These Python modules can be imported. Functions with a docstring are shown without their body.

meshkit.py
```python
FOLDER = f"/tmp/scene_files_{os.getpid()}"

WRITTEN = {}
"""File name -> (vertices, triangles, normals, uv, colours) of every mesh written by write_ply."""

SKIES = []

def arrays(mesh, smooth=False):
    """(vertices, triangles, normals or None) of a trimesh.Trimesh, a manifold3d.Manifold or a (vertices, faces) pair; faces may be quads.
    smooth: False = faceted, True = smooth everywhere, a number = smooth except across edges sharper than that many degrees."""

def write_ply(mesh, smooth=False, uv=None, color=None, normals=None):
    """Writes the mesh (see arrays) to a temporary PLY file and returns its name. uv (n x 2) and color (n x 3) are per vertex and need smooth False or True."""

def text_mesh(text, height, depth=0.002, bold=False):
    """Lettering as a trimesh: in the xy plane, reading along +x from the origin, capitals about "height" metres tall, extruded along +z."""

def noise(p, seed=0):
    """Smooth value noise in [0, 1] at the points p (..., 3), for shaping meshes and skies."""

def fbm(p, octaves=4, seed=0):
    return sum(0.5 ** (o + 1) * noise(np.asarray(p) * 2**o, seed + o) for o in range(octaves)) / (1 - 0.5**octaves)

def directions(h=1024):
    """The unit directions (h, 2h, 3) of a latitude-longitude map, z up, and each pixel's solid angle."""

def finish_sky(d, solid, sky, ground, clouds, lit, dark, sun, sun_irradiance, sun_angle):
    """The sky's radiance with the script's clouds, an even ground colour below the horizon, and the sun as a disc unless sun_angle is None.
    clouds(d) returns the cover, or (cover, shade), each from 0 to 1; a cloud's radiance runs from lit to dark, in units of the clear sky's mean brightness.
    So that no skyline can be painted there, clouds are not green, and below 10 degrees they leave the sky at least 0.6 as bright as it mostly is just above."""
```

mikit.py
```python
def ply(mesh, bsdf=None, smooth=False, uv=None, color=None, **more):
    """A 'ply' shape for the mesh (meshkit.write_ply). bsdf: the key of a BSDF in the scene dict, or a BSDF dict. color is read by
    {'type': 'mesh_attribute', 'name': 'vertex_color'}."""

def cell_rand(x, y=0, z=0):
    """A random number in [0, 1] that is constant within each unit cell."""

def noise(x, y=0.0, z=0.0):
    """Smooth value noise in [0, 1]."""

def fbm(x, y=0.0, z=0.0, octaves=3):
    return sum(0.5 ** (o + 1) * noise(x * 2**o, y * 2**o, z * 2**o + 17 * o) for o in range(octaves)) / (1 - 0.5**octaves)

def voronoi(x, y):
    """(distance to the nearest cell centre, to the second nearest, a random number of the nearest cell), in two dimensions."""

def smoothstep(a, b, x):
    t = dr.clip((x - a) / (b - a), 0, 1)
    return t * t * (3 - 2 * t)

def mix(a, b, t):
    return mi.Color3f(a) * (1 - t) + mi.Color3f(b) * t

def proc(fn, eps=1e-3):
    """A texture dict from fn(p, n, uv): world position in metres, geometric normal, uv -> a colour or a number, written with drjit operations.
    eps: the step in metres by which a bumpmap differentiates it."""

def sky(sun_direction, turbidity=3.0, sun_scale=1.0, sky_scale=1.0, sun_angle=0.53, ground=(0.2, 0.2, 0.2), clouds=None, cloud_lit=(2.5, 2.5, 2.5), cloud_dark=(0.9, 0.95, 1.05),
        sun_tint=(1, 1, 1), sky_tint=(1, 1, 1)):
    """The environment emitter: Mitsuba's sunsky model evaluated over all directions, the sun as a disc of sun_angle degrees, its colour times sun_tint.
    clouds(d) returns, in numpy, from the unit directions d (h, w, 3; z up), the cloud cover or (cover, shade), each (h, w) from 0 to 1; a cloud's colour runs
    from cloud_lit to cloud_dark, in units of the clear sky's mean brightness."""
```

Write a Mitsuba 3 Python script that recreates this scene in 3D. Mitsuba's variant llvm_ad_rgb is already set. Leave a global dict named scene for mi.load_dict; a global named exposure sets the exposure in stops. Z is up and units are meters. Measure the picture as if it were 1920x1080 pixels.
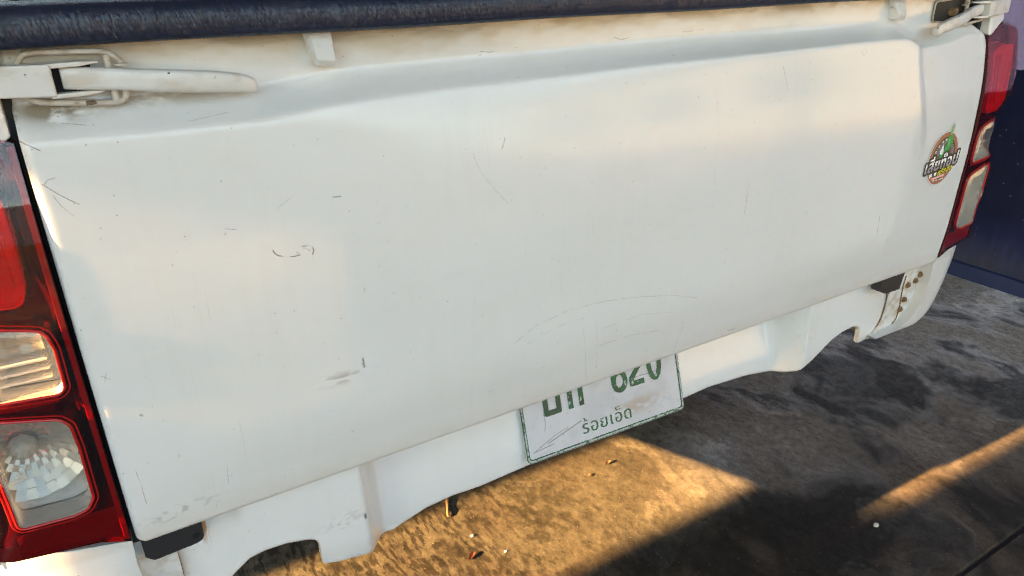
import math
import numpy as np
import trimesh
import shapely
import shapely.affinity as aff
from shapely.geometry import Polygon, LineString, Point, box
from scipy.interpolate import PchipInterpolator
import drjit as dr
import mitsuba as mi
import mikit
import meshkit
from mikit import proc, noise, fbm, voronoi, smoothstep, mix

T = mi.ScalarTransform4f
scene, labels = {}, {}

# ------------------------------------------------------------------ camera, sky, exposure
CAM = np.array([0.04421, -0.73002, 1.17031])
FWD = np.array([0.46737, 0.78401, -0.40852])
UP = np.array([0.22279, 0.34273, 0.91263])
scene['camera'] = {'type': 'perspective', 'fov': 2 * math.degrees(math.atan(960 / 1351.0)), 'fov_axis': 'x',
                   'near_clip': 0.01, 'far_clip': 500.0,
                   'to_world': T().look_at(origin=CAM.tolist(), target=(CAM + FWD).tolist(), up=UP.tolist())}
SUN_TAN = 0.345                      # low afternoon sun, straight from the left
SUN = (-1.0, 0.014, SUN_TAN)
scene['sky'] = mikit.sky(SUN, turbidity=3.0, sun_scale=1.0, sky_scale=0.6, ground=(0.16, 0.14, 0.11), sun_tint=(1.0, 0.80, 0.52), sky_tint=(1.205, 1.045, 0.885))
exposure = 5.48


# ------------------------------------------------------------------ helpers
def sstep(a, b, x):
    t = np.clip((x - a) / (b - a), 0, 1)
    return t * t * (3 - 2 * t)


USED = set()


def key_for(key):
    k, i = key, 0
    while k in USED:
        i += 1
        k = f'{key}_{i:03d}'
    USED.add(k)
    return k


def put(key, mesh, bsdf, smooth=30, **lab):
    k = key_for(key)
    scene[k] = mikit.ply(mesh, bsdf, smooth)
    if lab:
        labels[k] = lab
    return k


def cat(ms):
    return trimesh.util.concatenate(ms)


def bx(x0, x1, y0, y1, z0, z1):
    return trimesh.creation.box(bounds=[[x0, y0, z0], [x1, y1, z1]])


def grid(V, flip=False):
    """(n, m, 3) points -> mesh"""
    n, m = V.shape[:2]
    i, j = np.meshgrid(np.arange(n - 1), np.arange(m - 1), indexing='ij')
    a = (i * m + j).ravel()
    q = np.stack([a, a + 1, a + m + 1, a + m], 1)
    f = np.vstack([q[:, [0, 1, 2]], q[:, [0, 2, 3]]])
    if flip:
        f = f[:, ::-1]
    return trimesh.Trimesh(V.reshape(-1, 3), f, process=False)


def loft(rings, cap=True):
    """closed rings (k, n, 3) -> tube mesh with caps"""
    R = np.asarray(rings, float)
    k, n = R.shape[:2]
    V = R.reshape(-1, 3)
    F = []
    for a in range(k - 1):
        for b in range(n):
            c = (b + 1) % n
            F += [[a * n + b, a * n + c, (a + 1) * n + c], [a * n + b, (a + 1) * n + c, (a + 1) * n + b]]
    V = list(V)
    if cap:
        for base, ring, s in ((0, R[0], 1), ((k - 1) * n, R[-1], -1)):
            V.append(ring.mean(0))
            ci = len(V) - 1
            for b in range(n):
                c = (b + 1) % n
                F.append([ci, base + c, base + b] if s > 0 else [ci, base + b, base + c])
    m = trimesh.Trimesh(np.array(V), np.array(F), process=False)
    trimesh.repair.fix_normals(m)
    return m


def tube(path, r, n=10, closed=False):
    P = np.asarray(path, float)
    rad = np.broadcast_to(np.asarray(r, float), (len(P),))
    if closed:
        t = np.roll(P, -1, 0) - np.roll(P, 1, 0)
    else:
        t = np.gradient(P, axis=0)
    t /= np.linalg.norm(t, axis=1, keepdims=True) + 1e-12
    up = np.array([0, 1.0, 0]) if np.abs(t[:, 1]).mean() < .8 else np.array([0, 0, 1.0])
    a = np.cross(t, up)
    a /= np.linalg.norm(a, axis=1, keepdims=True) + 1e-12
    b = np.cross(t, a)
    th = np.arange(n) * 2 * np.pi / n
    R = P[:, None] + rad[:, None, None] * (np.cos(th)[None, :, None] * a[:, None] + np.sin(th)[None, :, None] * b[:, None])
    if closed:
        R = np.concatenate([R, R[:1]])
    return loft(R, cap=not closed)


def resample(path, step, closed=False):
    P = np.asarray(path, float)
    if closed:
        P = np.vstack([P, P[:1]])
    s = np.r_[0, np.cumsum(np.linalg.norm(np.diff(P, axis=0), axis=1))]
    k = max(2, int(s[-1] / step) + 1)
    t = np.linspace(0, s[-1], k)
    Q = np.stack([np.interp(t, s, P[:, i]) for i in range(P.shape[1])], 1)
    return Q[:-1] if closed else Q


def blob(points, r, n=1):
    """convex hull of little balls: a solid with rounded edges"""
    s = trimesh.creation.icosphere(subdivisions=n, radius=1.0).vertices
    rr = np.broadcast_to(np.asarray(r, float), (len(points),))
    return trimesh.Trimesh(np.vstack([np.asarray(p) + s * q for p, q in zip(points, rr)]), process=False).convex_hull


def rbox(x0, x1, y0, y1, z0, z1, r, n=1):
    return blob([(x, y, z) for x in (x0 + r, x1 - r) for y in (y0 + r, y1 - r) for z in (z0 + r, z1 - r)], r, n)


def polys(shape):
    return [g for g in getattr(shape, 'geoms', [shape]) if g.geom_type == 'Polygon' and g.area > 0]


def slab_xz(poly, y0, y1):
    """a flat plate: polygon in (x, z), front face at y0, back at y1"""
    out = []
    for g in polys(poly):
        m = trimesh.creation.extrude_polygon(g, abs(y1 - y0), engine='earcut')
        v = m.vertices.copy()
        m.vertices = np.stack([v[:, 0], max(y0, y1) - v[:, 2], v[:, 1]], 1)
        trimesh.repair.fix_normals(m)
        out.append(m)
    return cat(out)


def slab_yz(poly, x0, x1):
    out = []
    for g in polys(poly):
        m = trimesh.creation.extrude_polygon(g, abs(x1 - x0), engine='earcut')
        v = m.vertices.copy()
        m.vertices = np.stack([min(x0, x1) + v[:, 2], v[:, 0], v[:, 1]], 1)
        trimesh.repair.fix_normals(m)
        out.append(m)
    return cat(out)


def rounded(pts, r, res=6):
    p = Polygon(pts)
    return p.buffer(-r).buffer(r, quad_segs=res)


def mirror(m):
    """the same piece at the truck's other side"""
    n = m.copy()
    v = n.vertices.copy()
    v[:, 0] = 1.5 - v[:, 0]
    return trimesh.Trimesh(v, n.faces[:, ::-1], process=False)


# ------------------------------------------------------------------ materials
SCR = [  # scratches and scuffs on the tailgate: (x, z) polylines, half width in mm, darkness
    ([(.471, .7197), (.5035, .7364), (.5545, .7452), (.618, .7433), (.6868, .7332), (.7514, .7181), (.7976, .7026)], .55, .42),
    ([(.6161, .6712), (.665, .672), (.7283, .6636)], .45, .45),
    ([(.4919, .7134), (.547, .7265), (.5919, .7266)], .45, .35),
    ([(.62, .70), (.69, .703), (.75, .690)], .4, .35),
    ([(.1872, .9093), (.1885, .9062), (.1910, .9035), (.1950, .9012), (.2010, .8998), (.2080, .8990), (.2130, .8993), (.2105, .9030), (.2120, .9062), (.2160, .9078), (.2215, .9078), (.2262, .9060), (.2280, .9025), (.2262, .8975)], .8, .95),
    ([(.2150, .9060), (.2200, .9055), (.2240, .9020)], .6, .6),
    ([(.0007, 1.0084), (.0091, 1.004), (.018, .9943), (.031, .9834)], .4, .85),
    ([(.0091, 1.004), (.0133, 1.008), (.0195, 1.0089)], .35, .75),
    ([(.0138, .9936), (.0175, .9837), (.0246, .9735)], .35, .65),
    ([(.4219, .9767), (.4286, .9565), (.4453, .9331), (.4634, .9123)], .35, .5),
    ([(.7917, 1.0325), (.7972, .9906), (.8011, .9543), (.7983, .9172), (.8037, .8814)], .3, .3),
    ([(.9275, 1.0325), (.9376, .9973)], .45, .6),
    ([(.8758, .8738), (.8772, .8232)], .5, .5),
    ([(1.2325, .7572), (1.2366, .7204)], .9, .6),
    ([(1.0435, .9288), (1.0553, .9415)], .45, .5),
    ([(.4603, .9776), (.4648, .9879)], 1.0, .6),
    ([(-.0001, 1.0416), (.0057, 1.0384), (.0134, 1.0331)], .8, .75),
    ([(.0281, 1.0524), (.0516, 1.0484)], .35, .6),
    ([(.1314, 1.0434), (.1713, 1.0471)], .3, .35),
    ([(.1455, .9401), (.1559, .9371)], .4, .6),
    ([(.2201, .9651), (.1984, .9518)], .35, .35),
    ([(.2551, .9545), (.2629, .9538)], .8, .75),
    ([(.0171, .70), (.0187, .6781), (.0187, .6519)], .4, .6),
    ([(.0113, .8153), (.0182, .8089)], .35, .6),
    ([(.0164, .8179), (.0125, .8083)], .35, .6),
    ([(.7838, .6589), (.7746, .6068)], .4, .5),
    ([(.6041, .7146), (.6189, .628)], .35, .35),
    ([(.5812, .7125), (.6045, .6088)], .35, .35),
    ([(.2669, .760), (.2675, .749)], 1.5, .8),
    ([(.2662, .7555), (.2668, .752)], 2.2, .5),
    ([(.1034, .6705), (.1012, .644)], .4, .4),
    ([(.8954, .6111), (.9118, .6104)], .9, .6),
    ([(.8816, .6068), (.8827, .6127)], .7, .6),
    ([(.456, 1.0819), (.4685, 1.0799), (.4784, 1.081)], .45, .75),
    ([(.6478, 1.0859), (.6608, 1.0826), (.6755, 1.0843)], .45, .75),
    ([(.765, 1.0859), (.8038, 1.0873)], .4, .5),
    ([(.0350, .7618), (.0360, .7608)], 1.6, .6),
    ([(.245, .664), (.247, .662)], 1.5, .7),
    ([(.0300, .618), (.0430, .622)], 1.0, .35),
    ([(1.1126, 1.0465), (1.1190, 1.0405), (1.1126, 1.0345), (1.1062, 1.0405), (1.1126, 1.0465)], .45, .45),
]


def seg_mark(x, z, a, b, w):
    ax, az, dx, dz = a[0], a[1], b[0] - a[0], b[1] - a[1]
    t = dr.clip(((x - ax) * dx + (z - az) * dz) / (dx * dx + dz * dz), 0, 1)
    d2 = dr.square(x - ax - t * dx) + dr.square(z - az - t * dz)
    return dr.exp(-d2 / (w * w))


def gauss(x, z, cx, cz, sx, sz):
    return dr.exp(-dr.square((x - cx) / sx) - dr.square((z - cz) / sz))


def paint_colour(p, n, uv):
    x, y, z = p.x, p.y, p.z
    f1 = fbm(x * 7, y * 7, z * 7)
    f2 = fbm(x * 45 + 3, z * 80, y * 40)
    f3 = fbm(x * 160, z * 160, y * 160 + 5, octaves=2)
    col = mix((.775, .765, .740), (.745, .735, .70), f1)
    col = mix(col, (.66, .63, .57), .10 * smoothstep(.55, .8, f2))
    st = smoothstep(.45, .8, noise(x * 150 + 4 * f1, z * 3.5, y * 20)) * smoothstep(.35, .7, f1)
    col = mix(col, (.68, .655, .60), .13 * st)
    rear = dr.select(y < .06, mi.Float(1), mi.Float(0))
    # grime under the liner lip and round the lugs
    t = smoothstep(1.068, 1.116, z + .022 * (f1 - .5)) * (.45 + 1.1 * f2) * (.75 + .5 * smoothstep(.75, .35, x)) * rear
    col = mix(col, (.50, .40, .255), dr.clip(t * .7, 0, .75))
    t = smoothstep(1.094, 1.114, z) * smoothstep(.34, .60, fbm(x * 14 + 5, z * 50, octaves=4)) * rear
    col = mix(col, (.25, .185, .10), t * .75)
    # mud in the corner under the left latch, and at the right one
    t = gauss(x, z, .028, 1.062, .028, .009) + gauss(x, z, 1.44, 1.075, .05, .012) + .5 * gauss(x, z, .11, 1.066, .06, .008)
    col = mix(col, (.24, .195, .135), dr.clip(t * smoothstep(.20, .55, fbm(x * 60 + 3, z * 130, octaves=4)) * 1.3, 0, .93) * rear)
    # beige tone towards the tailgate's lower edge
    t = (1 - smoothstep(.600, .640, z)) * smoothstep(.590, .6, z) * rear
    col = mix(col, (.62, .55, .47), t * (.25 + .35 * f2))
    # scuff below the middle of the left half
    t = gauss(x, z, .243, .742, .026, .007) * smoothstep(.35, .7, fbm(x * 70, z * 220, octaves=3))
    col = mix(col, (.40, .36, .31), dr.clip(t * .75, 0, .7) * rear)
    t = gauss(x, z, .05, .628, .04, .008) * smoothstep(.5, .75, fbm(x * 150, z * 220, octaves=3))
    col = mix(col, (.35, .33, .30), dr.clip(t * .6, 0, .6) * rear)
    # grime and rust on what hangs below the tailgate
    low = (1 - smoothstep(.592, .600, z)) * dr.select(y < .14, mi.Float(1), mi.Float(0))
    t = (gauss(x, z, .02, .53, .022, .05) + .7 * gauss(x, z, 1.45, .53, .07, .06)) * (.35 + .8 * f2)
    col = mix(col, (.50, .41, .30), dr.clip(t, 0, .75) * low)
    t = gauss(x, z, .0675, .563, .0035, .022) * smoothstep(.3, .6, fbm(x * 400, z * 60))
    col = mix(col, (.42, .20, .045), dr.clip(t * 1.4, 0, .9) * low)
    t = gauss(x, z, .104, .572, .008, .016) * .35
    col = mix(col, (.50, .40, .27), t * low)
    t = gauss(x, z, .235, .495, .03, .012) * smoothstep(.42, .7, fbm(x * 190, z * 260)) + gauss(x, z, 1.17, .50, .02, .03) * smoothstep(.4, .8, f3) * .6
    col = mix(col, (.45, .40, .35), dr.clip(t * .4, 0, .5) * low)
    col = mix(col, (.12, .11, .10), seg_mark(x, z, (.2625, .492), (.263, .487), .0018) * low)
    # flecks
    d, _, r = voronoi(x * 42 + y * 30, z * 42)
    fl = (1 - smoothstep(.016, .03, d)) * smoothstep(.80, .82, r)
    col = mix(col, (.16, .145, .13), fl * .75)
    d, _, r = voronoi(x * 110 + y * 50 + 9, z * 110)
    fl = (1 - smoothstep(.025, .05, d)) * smoothstep(.93, .94, r)
    col = mix(col, (.25, .22, .19), fl * .6)
    # scratches
    gate = rear * smoothstep(.597, .6, z)
    tot = mi.Float(0)
    wob = .0006 * (f3 - .5)
    for pts, w, dark in SCR:
        for a, b in zip(pts[:-1], pts[1:]):
            tot = dr.maximum(tot, dark * seg_mark(x + wob, z + wob, a, b, w * .78e-3))
    tot = tot * smoothstep(.22, .58, f3)
    col = mix(col, (.115, .105, .095), dr.clip(tot * 1.0, 0, .85) * gate)
    # faint hairlines
    h = noise(x * 900 + 6 * noise(x * 8, z * 6), z * 14)
    col = mix(col, (.60, .57, .53), .35 * smoothstep(.90, .96, h) * smoothstep(.5, .7, f1) * gate)
    return col


def latch_colour(p, n, uv):
    f = fbm(p.x * 160, p.y * 160, p.z * 160)
    g = fbm(p.x * 40, p.y * 40, p.z * 40)
    col = mix((.78, .765, .73), (.70, .67, .60), g)
    col = mix(col, (.48, .38, .26), .35 * smoothstep(.5, .75, fbm(p.x * 60 + 3, p.z * 90, p.y * 60)))
    return mix(col, (.13, .115, .11), smoothstep(.80, .83, f))


def grimy_colour(p, n, uv):
    f = fbm(p.x * 120, p.y * 120, p.z * 120)
    col = mix((.66, .62, .54), (.42, .33, .22), smoothstep(.35, .7, fbm(p.x * 50, p.z * 50, p.y * 50)))
    return mix(col, (.16, .10, .06), smoothstep(.68, .76, f))


def flange_colour(p, n, uv):
    f = fbm(p.x * 70, p.y * 70, p.z * 70)
    col = mix((.74, .72, .67), (.60, .53, .42), smoothstep(.4, .75, f))
    d = mi.Float(0)
    for cx, cz in BOLTS:
        d = dr.maximum(d, gauss(p.x, p.z, cx, cz - .002, .010, .010))
    return mix(col, (.50, .33, .13), dr.clip(d * (.2 + .9 * f), 0, .7))


BOLTS = [(1.5027, .5611), (1.4898, .5494), (1.4646, .5455), (1.4629, .5123), (1.4549, .4917)]


def rust_colour(p, n, uv):
    f = fbm(p.x * 300, p.y * 300, p.z * 300)
    return mix((.10, .055, .03), (.30, .19, .09), f)


def plain(c, rough=.5, spec=.5, **k):
    return {'type': 'twosided', 'b': {'type': 'principled', 'base_color': {'type': 'rgb', 'value': list(c)}, 'roughness': rough, 'specular': spec, **k}}


def glossy(colour, alpha=.022):
    return {'type': 'twosided', 'b': {'type': 'roughplastic', 'distribution': 'ggx', 'alpha': alpha, 'int_ior': 1.58, 'nonlinear': False,
                                      'diffuse_reflectance': colour if isinstance(colour, dict) else {'type': 'rgb', 'value': list(colour)}}}


def liner_bump(p, n, uv):
    # leather-like grain: short upright wrinkles
    w = noise(p.x * 60, p.z * 60, p.y * 60)
    a = noise(p.x * 1300 + 3 * w + p.z * 260, p.z * 170, p.y * 170)
    b = noise(p.x * 700 + 40 + p.z * 90, p.z * 90, p.y * 90)
    return .0008 * smoothstep(.35, .85, a) + .0007 * b


def liner_colour(p, n, uv):
    a = fbm(p.x * 30, p.y * 30, p.z * 30)
    dust = smoothstep(.55, .8, fbm(p.x * 500, p.y * 120, p.z * 120))
    return mix(mix((.009, .015, .036), (.016, .023, .048), a), (.09, .08, .065), dust * .12)  # blue of the reflected sky mixed into the black plastic tone


M = scene
M['paint'] = glossy(proc(paint_colour))
M['latch_paint'] = glossy(proc(latch_colour), .09)
M['grimy_paint'] = glossy(proc(grimy_colour), .15)
M['flange_paint'] = glossy(proc(flange_colour), .08)
M['rust'] = {'type': 'twosided', 'b': {'type': 'principled', 'base_color': proc(rust_colour), 'roughness': .75}}
M['black_gap'] = plain((.012, .012, .014), .8, .2)
M['recess_shade'] = plain((.045, .036, .028), .7, .3)  # dark tone standing for shade in the latch recess
M['black_plastic'] = plain((.022, .021, .022), .45, .5)
M['grey_rubber'] = plain((.03, .03, .03), .8, .3)
M['liner'] = {'type': 'twosided', 'b': {'type': 'bumpmap', 'bump': proc(liner_bump, eps=2e-4), 'b': {'type': 'principled', 'base_color': proc(liner_colour), 'roughness': .38, 'specular': .6}}}
M['red_lens'] = {'type': 'thindielectric', 'int_ior': 1.49, 'specular_transmittance': {'type': 'rgb', 'value': [.72, .022, .016]}}
M['clear_lens'] = {'type': 'blendbsdf', 'weight': .055, 'a': {'type': 'thindielectric', 'int_ior': 1.49, 'specular_transmittance': {'type': 'rgb', 'value': [.95, .93, .89]}}, 'b': {'type': 'twosided', 'b': {'type': 'diffuse', 'reflectance': {'type': 'rgb', 'value': [.72, .70, .64]}}}}
M['red_rim'] = glossy((.42, .010, .008), .06)
M['dark_red'] = glossy((.060, .010, .008), .12)
M['lamp_black'] = plain((.055, .026, .022), .35, .5)
M['lamp_socket'] = plain((.14, .13, .13), .4, .5)
M['lamp_white'] = plain((.80, .79, .77), .4, .5)
M['lamp_grey'] = plain((.36, .34, .32), .45, .5)
M['silver'] = {'type': 'twosided', 'b': {'type': 'principled', 'base_color': {'type': 'rgb', 'value': [.54, .53, .50]}, 'metallic': .8, 'roughness': .36}}
M['chrome_matt'] = plain((.56, .54, .50), .35, .7)
M['bulb_glass'] = {'type': 'blendbsdf', 'weight': .6, 'a': {'type': 'thindielectric', 'int_ior': 1.5}, 'b': {'type': 'twosided', 'b': {'type': 'roughplastic', 'alpha': .1, 'diffuse_reflectance': {'type': 'rgb', 'value': [.55, .52, .46]}}}}


# ------------------------------------------------------------------ the setting
def ground_colour(p, n, uv):
    x, y = p.x, p.y
    # old concrete; water and tyres have drawn the stains out along the driveway
    w1, w2 = fbm(x * 3.1, y * 3.1, octaves=3) - .5, fbm(x * 3.1 + 9, y * 3.1 + 4, octaves=3) - .5
    X, Y = x + .24 * w1, y + .24 * w2
    a = fbm(X * 6.5 + 2, Y * 3.6 + 1, octaves=6)
    b = fbm(X * 24 + 3, Y * 15 + 8, octaves=5)
    c = fbm(x * 95, y * 70, octaves=4)
    big = fbm(x * 1.3 + 3.1, y * 1.3 + 1.7, octaves=4)
    grit, grit2 = noise(x * 330, y * 330), noise(x * 760, y * 760)
    sun_patch_dust = smoothstep(1.50, 1.20, x) * smoothstep(.10, .25, y)      # dust brightened where the sun patch falls, its light put in the colour
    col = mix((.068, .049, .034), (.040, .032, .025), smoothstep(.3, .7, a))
    col = mix(col, (.094, .080, .057), sun_patch_dust * (.50 + .50 * smoothstep(.35, .6, fbm(x * 9 + 7, y * 7, octaves=5))))
    crust = smoothstep(.45, .62, .55 * fbm(X * 11 + 5, Y * 6 + 2, octaves=5) + .45 * fbm(x * 85 + 4 * w1, y * 50, octaves=5)) * smoothstep(1.15, .65, x)
    col = mix(col, (.026, .021, .015), crust * .8)
    crack = smoothstep(.52, .62, fbm(x * 130 + 6 * w1, y * 34 + 3, octaves=4)) * smoothstep(.85, .45, x)
    col = mix(col, (.018, .014, .010), crack * .75)
    # paler concrete towards the wall
    pale = smoothstep(1.35, 2.4, x + .5 * y + 1.5 * (big - .5))
    col = mix(col, mix((.36, .30, .245), (.60, .54, .51), smoothstep(.35, .65, a)), pale * .9)
    # damp dark algae, ragged edges
    bias = .05 * (1 - smoothstep(-.3, .45, y)) * smoothstep(.9, 1.5, x) - .06 * smoothstep(1.9, 2.7, x) - .16 * sun_patch_dust  # algae thinned inside the painted sun patch
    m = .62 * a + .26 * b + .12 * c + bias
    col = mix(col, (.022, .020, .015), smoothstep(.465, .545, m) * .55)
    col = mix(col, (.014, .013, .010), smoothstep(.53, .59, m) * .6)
    # flaked skin of mortar
    s = .7 * fbm(X * 7 + 40, Y * 5 + 3, octaves=5) + .3 * b
    col = mix(col, col * 1.6 + .012, smoothstep(.57, .61, s) * .6)
    col = col * (.55 + .90 * c) * (.70 + .36 * grit + .24 * grit2)
    d, _, r = voronoi(x * 70, y * 70)
    col = mix(col, (.34, .29, .22), (1 - smoothstep(.04, .09, d)) * smoothstep(.94, .95, r) * .8)
    d, _, r = voronoi(x * 40 + 5, y * 40)
    col = mix(col, (.012, .011, .010), (1 - smoothstep(.03, .07, d)) * smoothstep(.90, .91, r) * .8)
    # joint filled with dirt
    return mix(col, (.018, .017, .016), (1 - smoothstep(.0025, .0055, dr.abs(y + .2405 + .004 * (b - .5)))))


def ground_bump(p, n, uv):
    x, y = p.x, p.y
    return .0009 * fbm(x * 120, y * 95, octaves=4) + .0006 * noise(x * 420, y * 420)


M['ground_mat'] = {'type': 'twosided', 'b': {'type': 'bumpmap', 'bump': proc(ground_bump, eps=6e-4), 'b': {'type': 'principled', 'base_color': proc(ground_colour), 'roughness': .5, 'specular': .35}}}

ys = np.unique(np.r_[-80, -30, -10, -4, -2, -1, -.4, -.2475, -.244, -.237, -.2335, 0, .5, 1, 2, 4, 10, 30, 80])
xs = np.unique(np.r_[-80, -30, -10, -4, -2, 0, 1, 2, 3, 4, 10, 30, 80])
gx, gy = np.meshgrid(xs, ys)
gz = np.where(np.abs(gy + .2405) < .004, -.008, 0.0)
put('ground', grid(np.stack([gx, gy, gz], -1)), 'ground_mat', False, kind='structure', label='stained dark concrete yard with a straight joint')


def wall_colour(p, n, uv):
    f = fbm(p.y * 3, p.z * 3, p.x * 3)
    g = fbm(p.y * 60, p.z * 14)
    lilac = mix((.34, .29, .52), (.40, .34, .58), f)
    navy = mix((.004, .008, .036), (.006, .011, .044), f)
    navy = mix(navy, (.022, .032, .100), smoothstep(.30, .12, p.z) * (.4 + .6 * g))
    edge = smoothstep(.803, .806, p.z + .002 * (g - .5))
    st = fbm(p.y * 1.2 + 4, p.z * 2.5, octaves=4)
    d, _, r = voronoi(p.y * 26, p.z * 26)
    navy = mix(navy, (.16, .16, .19), (1 - smoothstep(.04, .09, d)) * smoothstep(.86, .87, r) * .6)
    navy = mix(navy, (.10, .09, .085), smoothstep(.22, .02, p.z + .12 * (st_ := fbm(p.y * 9, p.z * 9, octaves=4)) - .05) * .45)
    return mix(navy, lilac, edge) * (.80 + .20 * g + .25 * st)


M['wall_mat'] = {'type': 'twosided', 'b': {'type': 'principled', 'base_color': proc(wall_colour), 'roughness': .6, 'specular': .2}}
M['plinth_mat'] = plain((.026, .036, .095), .5, .4)
M['added_wall_grey'] = plain((.34, .34, .345), .8, .3)
M['roof_sheet'] = plain((.13, .135, .145), .45, .5)
M['steel_post'] = plain((.12, .12, .13), .5, .5)

put('side_wall', bx(2.97, 3.15, -.85, 5.0, 0, 2.75), 'wall_mat', False,
    label='tall house wall painted lilac above and navy blue below, beside the truck', category='wall')
put('side_wall__plinth', bx(2.945, 2.9695, -.85, 5.0, 0, .057), 'plinth_mat', False)
# unseen blocks added beyond the left edge, shaped to cut the low sun
put('house', bx(-4.9, -4.5, -2.1, .038, 0, 6.0), 'added_wall_grey', False, label='added unseen block left of the yard, cutting off the low sun', category='house')
put('sun_block_pillar', bx(-4.62, -4.5, .040, .265, 0, 2.06), 'added_wall_grey', False, label='added unseen pillar shading the near side of the sun patch', category='pillar')
put('sun_block_wall', bx(-4.62, -4.5, .585, 6.0, 0, 2.589), 'added_wall_grey', False, label='added unseen wall shading the far side of the sun patch', category='wall')
put('sun_block_upper', bx(-4.62, -4.5, .040, 6.0, 2.59, 6.0), 'added_wall_grey', False, label='added unseen upper block keeping the sun off the tailgate top', category='wall')
M['reflection_grey'] = plain((.14, .148, .165), .8, .3)  # grey set low to dim the added block's reflection
put('reflection_house', cat([bx(6.0, 9.0, -10.0, -2.2, 0, 2.9)]), 'reflection_grey', False, label='added unseen grey block behind the camera, reflected in the tailgate', category='house')  # unseen block added for its reflection in the paint
for y in (-8.6, -6.4, -4.2):
    put('reflection_house__window', bx(5.97, 5.999, y - .55, y + .55, .9, 2.1), 'black_plastic', False)
put('reflection_house__eave', bx(5.3, 9.2, -10.4, -1.9, 2.902, 3.05), 'roof_sheet', False)
put('reflection_wall', bx(-9, 5.2, -10.2, -10.0, 0, 1.9), 'added_wall_grey', False, label='added unseen long wall far behind the camera, for reflections', category='wall')  # unseen wall added for the tailgate to reflect
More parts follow.
